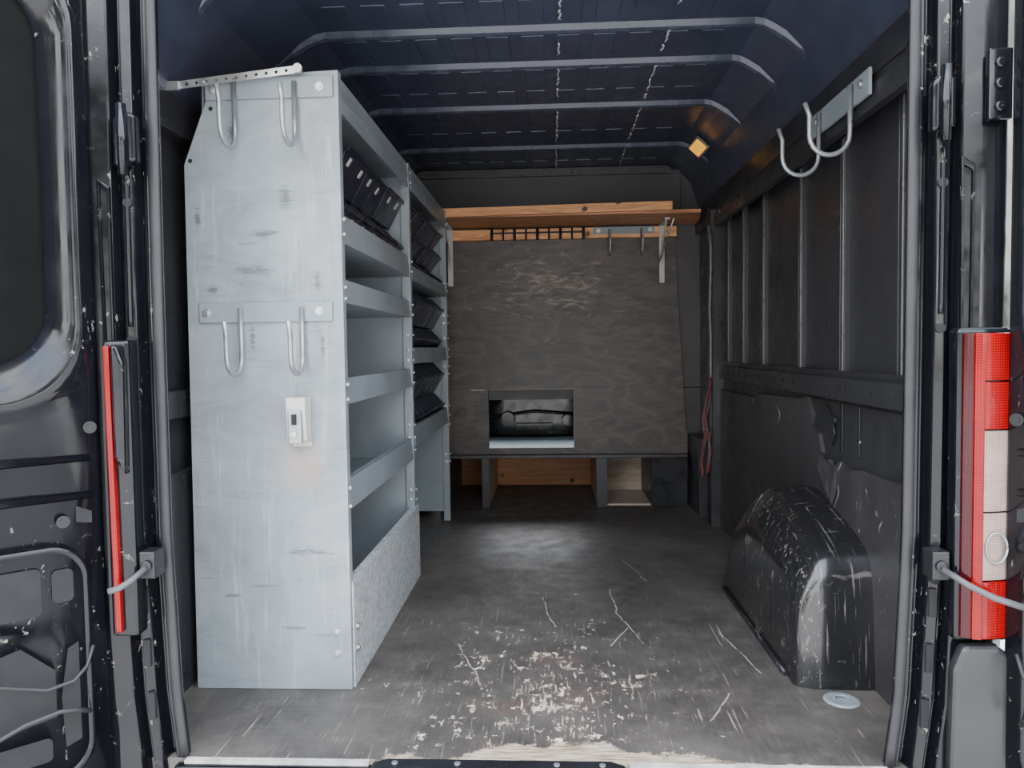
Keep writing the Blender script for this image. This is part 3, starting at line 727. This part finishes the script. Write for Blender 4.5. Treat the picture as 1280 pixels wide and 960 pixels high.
for sg, xs in ((1, .795), (-1, -.885)):
    e = empty('door_check_strap', (xs, 1.62, .43), 'grey steel door check rod with black bracket', 'door check')
    b = B(); b.box(xs - .018, xs + .018, 1.605, 1.65, .43, .49); b.cyl((xs, 1.598, .46), (xs, 1.605, .46), .012, 12); b.make('bracket', blackdull, e, bevel=.004)
    if sg > 0: pth = [(xs, 1.60, .455), (xs + .03, 1.56, .435), (xs + .07, 1.545, .415), (xs + .12, 1.53, .40)]
    else: pth = [(xs, 1.60, .455), (xs - .02, 1.572, .435), (xs - .035, 1.558, .425), (xs - .055, 1.55, .42)]
    b = B(); b.tube(pth, .007, 8); b.make('rod', greypl, e)
b = B(); b.box(.868, .915, 1.590, 1.606, 1.36, 1.50)
for z in (1.385, 1.43, 1.47): b.cyl((.89, 1.584, z), (.89, 1.592, z), .011, 12)
b.make('latch_keeper', black, bevel=.004, label='black steel latch keeper bolted near the hinge', cat='latch keeper')

# ------------------------------------------------------------------ doors
def rrect(s0, s1, z0, z1, r, n=8):
    pts = []
    for cx, cz, a in ((s1 - r, z1 - r, 0), (s0 + r, z1 - r, 90), (s0 + r, z0 + r, 180), (s1 - r, z0 + r, 270)):
        for k in range(n + 1):
            t = math.radians(a + 90 * k / n); pts.append((cx + r * math.cos(t), cz + r * math.sin(t)))
    return pts
def door(name, hx, hy, dx, dy, lab, sg):
    D = Vector((dx, dy, 0)).normalized()
    Nn = D.cross(Vector((0, 0, 1)))
    if Nn.y > 0: Nn = -Nn
    def W(s, z, n):
        v = Vector((hx, hy, z)) + D * s + Nn * n; return (v.x, v.y, v.z)
    b = B()
    F = [(rrect(.0, .76, -.28, 1.80, .05), -.03), (rrect(.0, .76, -.28, 1.80, .05), .0), (rrect(.006, .754, .78, 1.77, .14), .004)]
    F += [(rrect(.022, .74, .80, 1.75, .16), .026), (rrect(.032, .73, .815, 1.74, .155), .032), (rrect(.045, .715, .835, 1.725, .15), .028), (rrect(.060, .70, .855, 1.71, .14), .012), (rrect(.085, .68, .895, 1.68, .12), -.01), (rrect(.088, .677, .898, 1.677, .12), -.03)]
    b.loft([[W(s, z, n) for s, z in loop] for loop, n in F], closed=True, smooth=True)
    o = b.make(name, black, kind='structure', label=lab)
    b = B(); v = [b.bm.verts.new(W(s, z, -.022)) for s, z in rrect(.086, .68, .896, 1.68, .12)]; b.face(v)
    b.make('window_pane', glassdark, o, label='dark blanked rear window')
    def ring(b, loop_o, loop_i, n0, n1):
        b.loft([[W(s, z, n0) for s, z in loop_o], [W(s, z, n1) for s, z in loop_o], [W(s, z, n1) for s, z in loop_i], [W(s, z, n0) for s, z in loop_i]], closed=True, smooth=True)
    for A in ((rrect(.03, .72, .02, .52, .07), rrect(.042, .71, .032, .508, .065), .0, .009), (rrect(.02, .74, -.24, -.03, .05), rrect(.034, .728, -.228, -.042, .045), .0, .009)):
        b = B(); ring(b, *A); b.make('pressed_frame', black, o)
    for z in (.62, .70):
        b = B(); b.tube([W(.02, z, .002), W(.3, z, .004), W(.7, z, .002)], .008, 8); b.make('pressed_ridge', black, o)
    def cut(poly):
        b = B(); b.loft([[W(s, z, .001) for s, z in poly], [W(s, z, .004) for s, z in poly]], closed=True, cap=True); b.make('cutout', darkin, o)
    for q in ((.06, .10, .40, .47), (.12, .30, .38, .48), (.34, .6, .30, .46), (.11, .30, .07, .12)): cut(rrect(*q, .012))
    cut([(.055, .10), (.085, .09), (.09, .20), (.075, .30), (.055, .31)])
    cut([(.10, .16), (.28, .14), (.30, .29), (.16, .32), (.10, .26)])
    cut([(.02, .585), (.05, .60), (.05, .565), (.02, .56)])
    for s_, z_ in ((.018, .765), (.075, .57), (.05, 1.74)):
        b = B(); c = Vector(W(s_, z_, .004)); b.cyl(c, c + Nn * .004, .013, 20); b.cyl(c + Nn * .004, c + Nn * .006, .007, 16); b.make('grommet', blackdull, o)
    b = B(); b.tube([W(.03, .30, .02), W(.045, .26, .025), W(.07, .235, .025), W(.12, .23, .025), (W(.2, .26, .025)), W(.3, .35, .02)], .004, 8)
    b.tube([W(.04, .16, .02), W(.07, .175, .028), W(.10, .18, .03), W(.16, .17, .025), W(.3, .12, .02)], .005, 8); b.make('release_cable', rubber, o)
    return o
door('door_1', -.978, 1.60, -.72, -.70, 'black open rear van door with rounded window recess and scuffed inner panel', -1)
door('door_2', .912, 1.585, .60, -.80, 'black open rear van door seen nearly edge on', 1)

# ------------------------------------------------------------------ world and light
w = bpy.data.worlds.new('sky'); bpy.context.scene.world = w; w.use_nodes = True
nt = w.node_tree; bg = nt.nodes['Background']
g = nt.nodes.new('ShaderNodeTexCoord').outputs['Generated']
z = N(nt, 'ShaderNodeSeparateXYZ', {0: g}).outputs[2]
cl = noise(nt, mapping(nt, g, (0, 0, 0), (1, 1, 2.5)), 2.2, 6, .6)
sky = mix(nt, mr(nt, z, 0, .8), (1.0, .98, .94), (.55, .70, .95))
sky = mix(nt, mr(nt, cl, .45, .6), sky, (1, .985, .96))
tr = noise(nt, mapping(nt, g, (0, 0, 0), (1, 1, .6)), 4.0, 6, .65)
dark_band = ma(nt, 'MULTIPLY', mr(nt, tr, .46, .49), mr(nt, ma(nt, 'ADD', z, ma(nt, 'MULTIPLY', tr, .3)), .54, .46))  # dark patches added near the horizon for contrasting reflections in the paint
sky = mix(nt, dark_band, sky, (.04, .05, .035))
sky = mix(nt, mr(nt, z, -.02, .02), (.30, .29, .27), sky)
nt.links.new(sky, bg.inputs[0]); bg.inputs[1].default_value = 11.5
L = bpy.data.lights.new('sun', 'SUN'); L.energy = 11.0; L.angle = .01; L.color = (1, .94, .85)
lo = bpy.data.objects.new('sun', L); C.objects.link(lo); lo.location = (2, 4, 6)
lo.rotation_euler = Vector((-.35, -.30, -1)).to_track_quat('-Z', 'Y').to_euler()

# ------------------------------------------------------------------ camera
a, p_, r = .0527, .0462, .014
F = Vector((-a, 1, -p_)).normalized()
R = F.cross(Vector((0, 0, 1))).normalized(); U = R.cross(F)
R2 = (R * math.cos(r) - U * math.sin(r)); U2 = (U * math.cos(r) + R * math.sin(r))
M = Matrix(((R2.x, U2.x, -F.x, 0), (R2.y, U2.y, -F.y, 0), (R2.z, U2.z, -F.z, .92), (0, 0, 0, 1)))
cd = bpy.data.cameras.new('camera'); cam = bpy.data.objects.new('camera', cd); C.objects.link(cam)
cam.matrix_world = M; cd.sensor_width = 36; cd.lens = 27; cd.clip_start = .05
bpy.context.scene.camera = cam
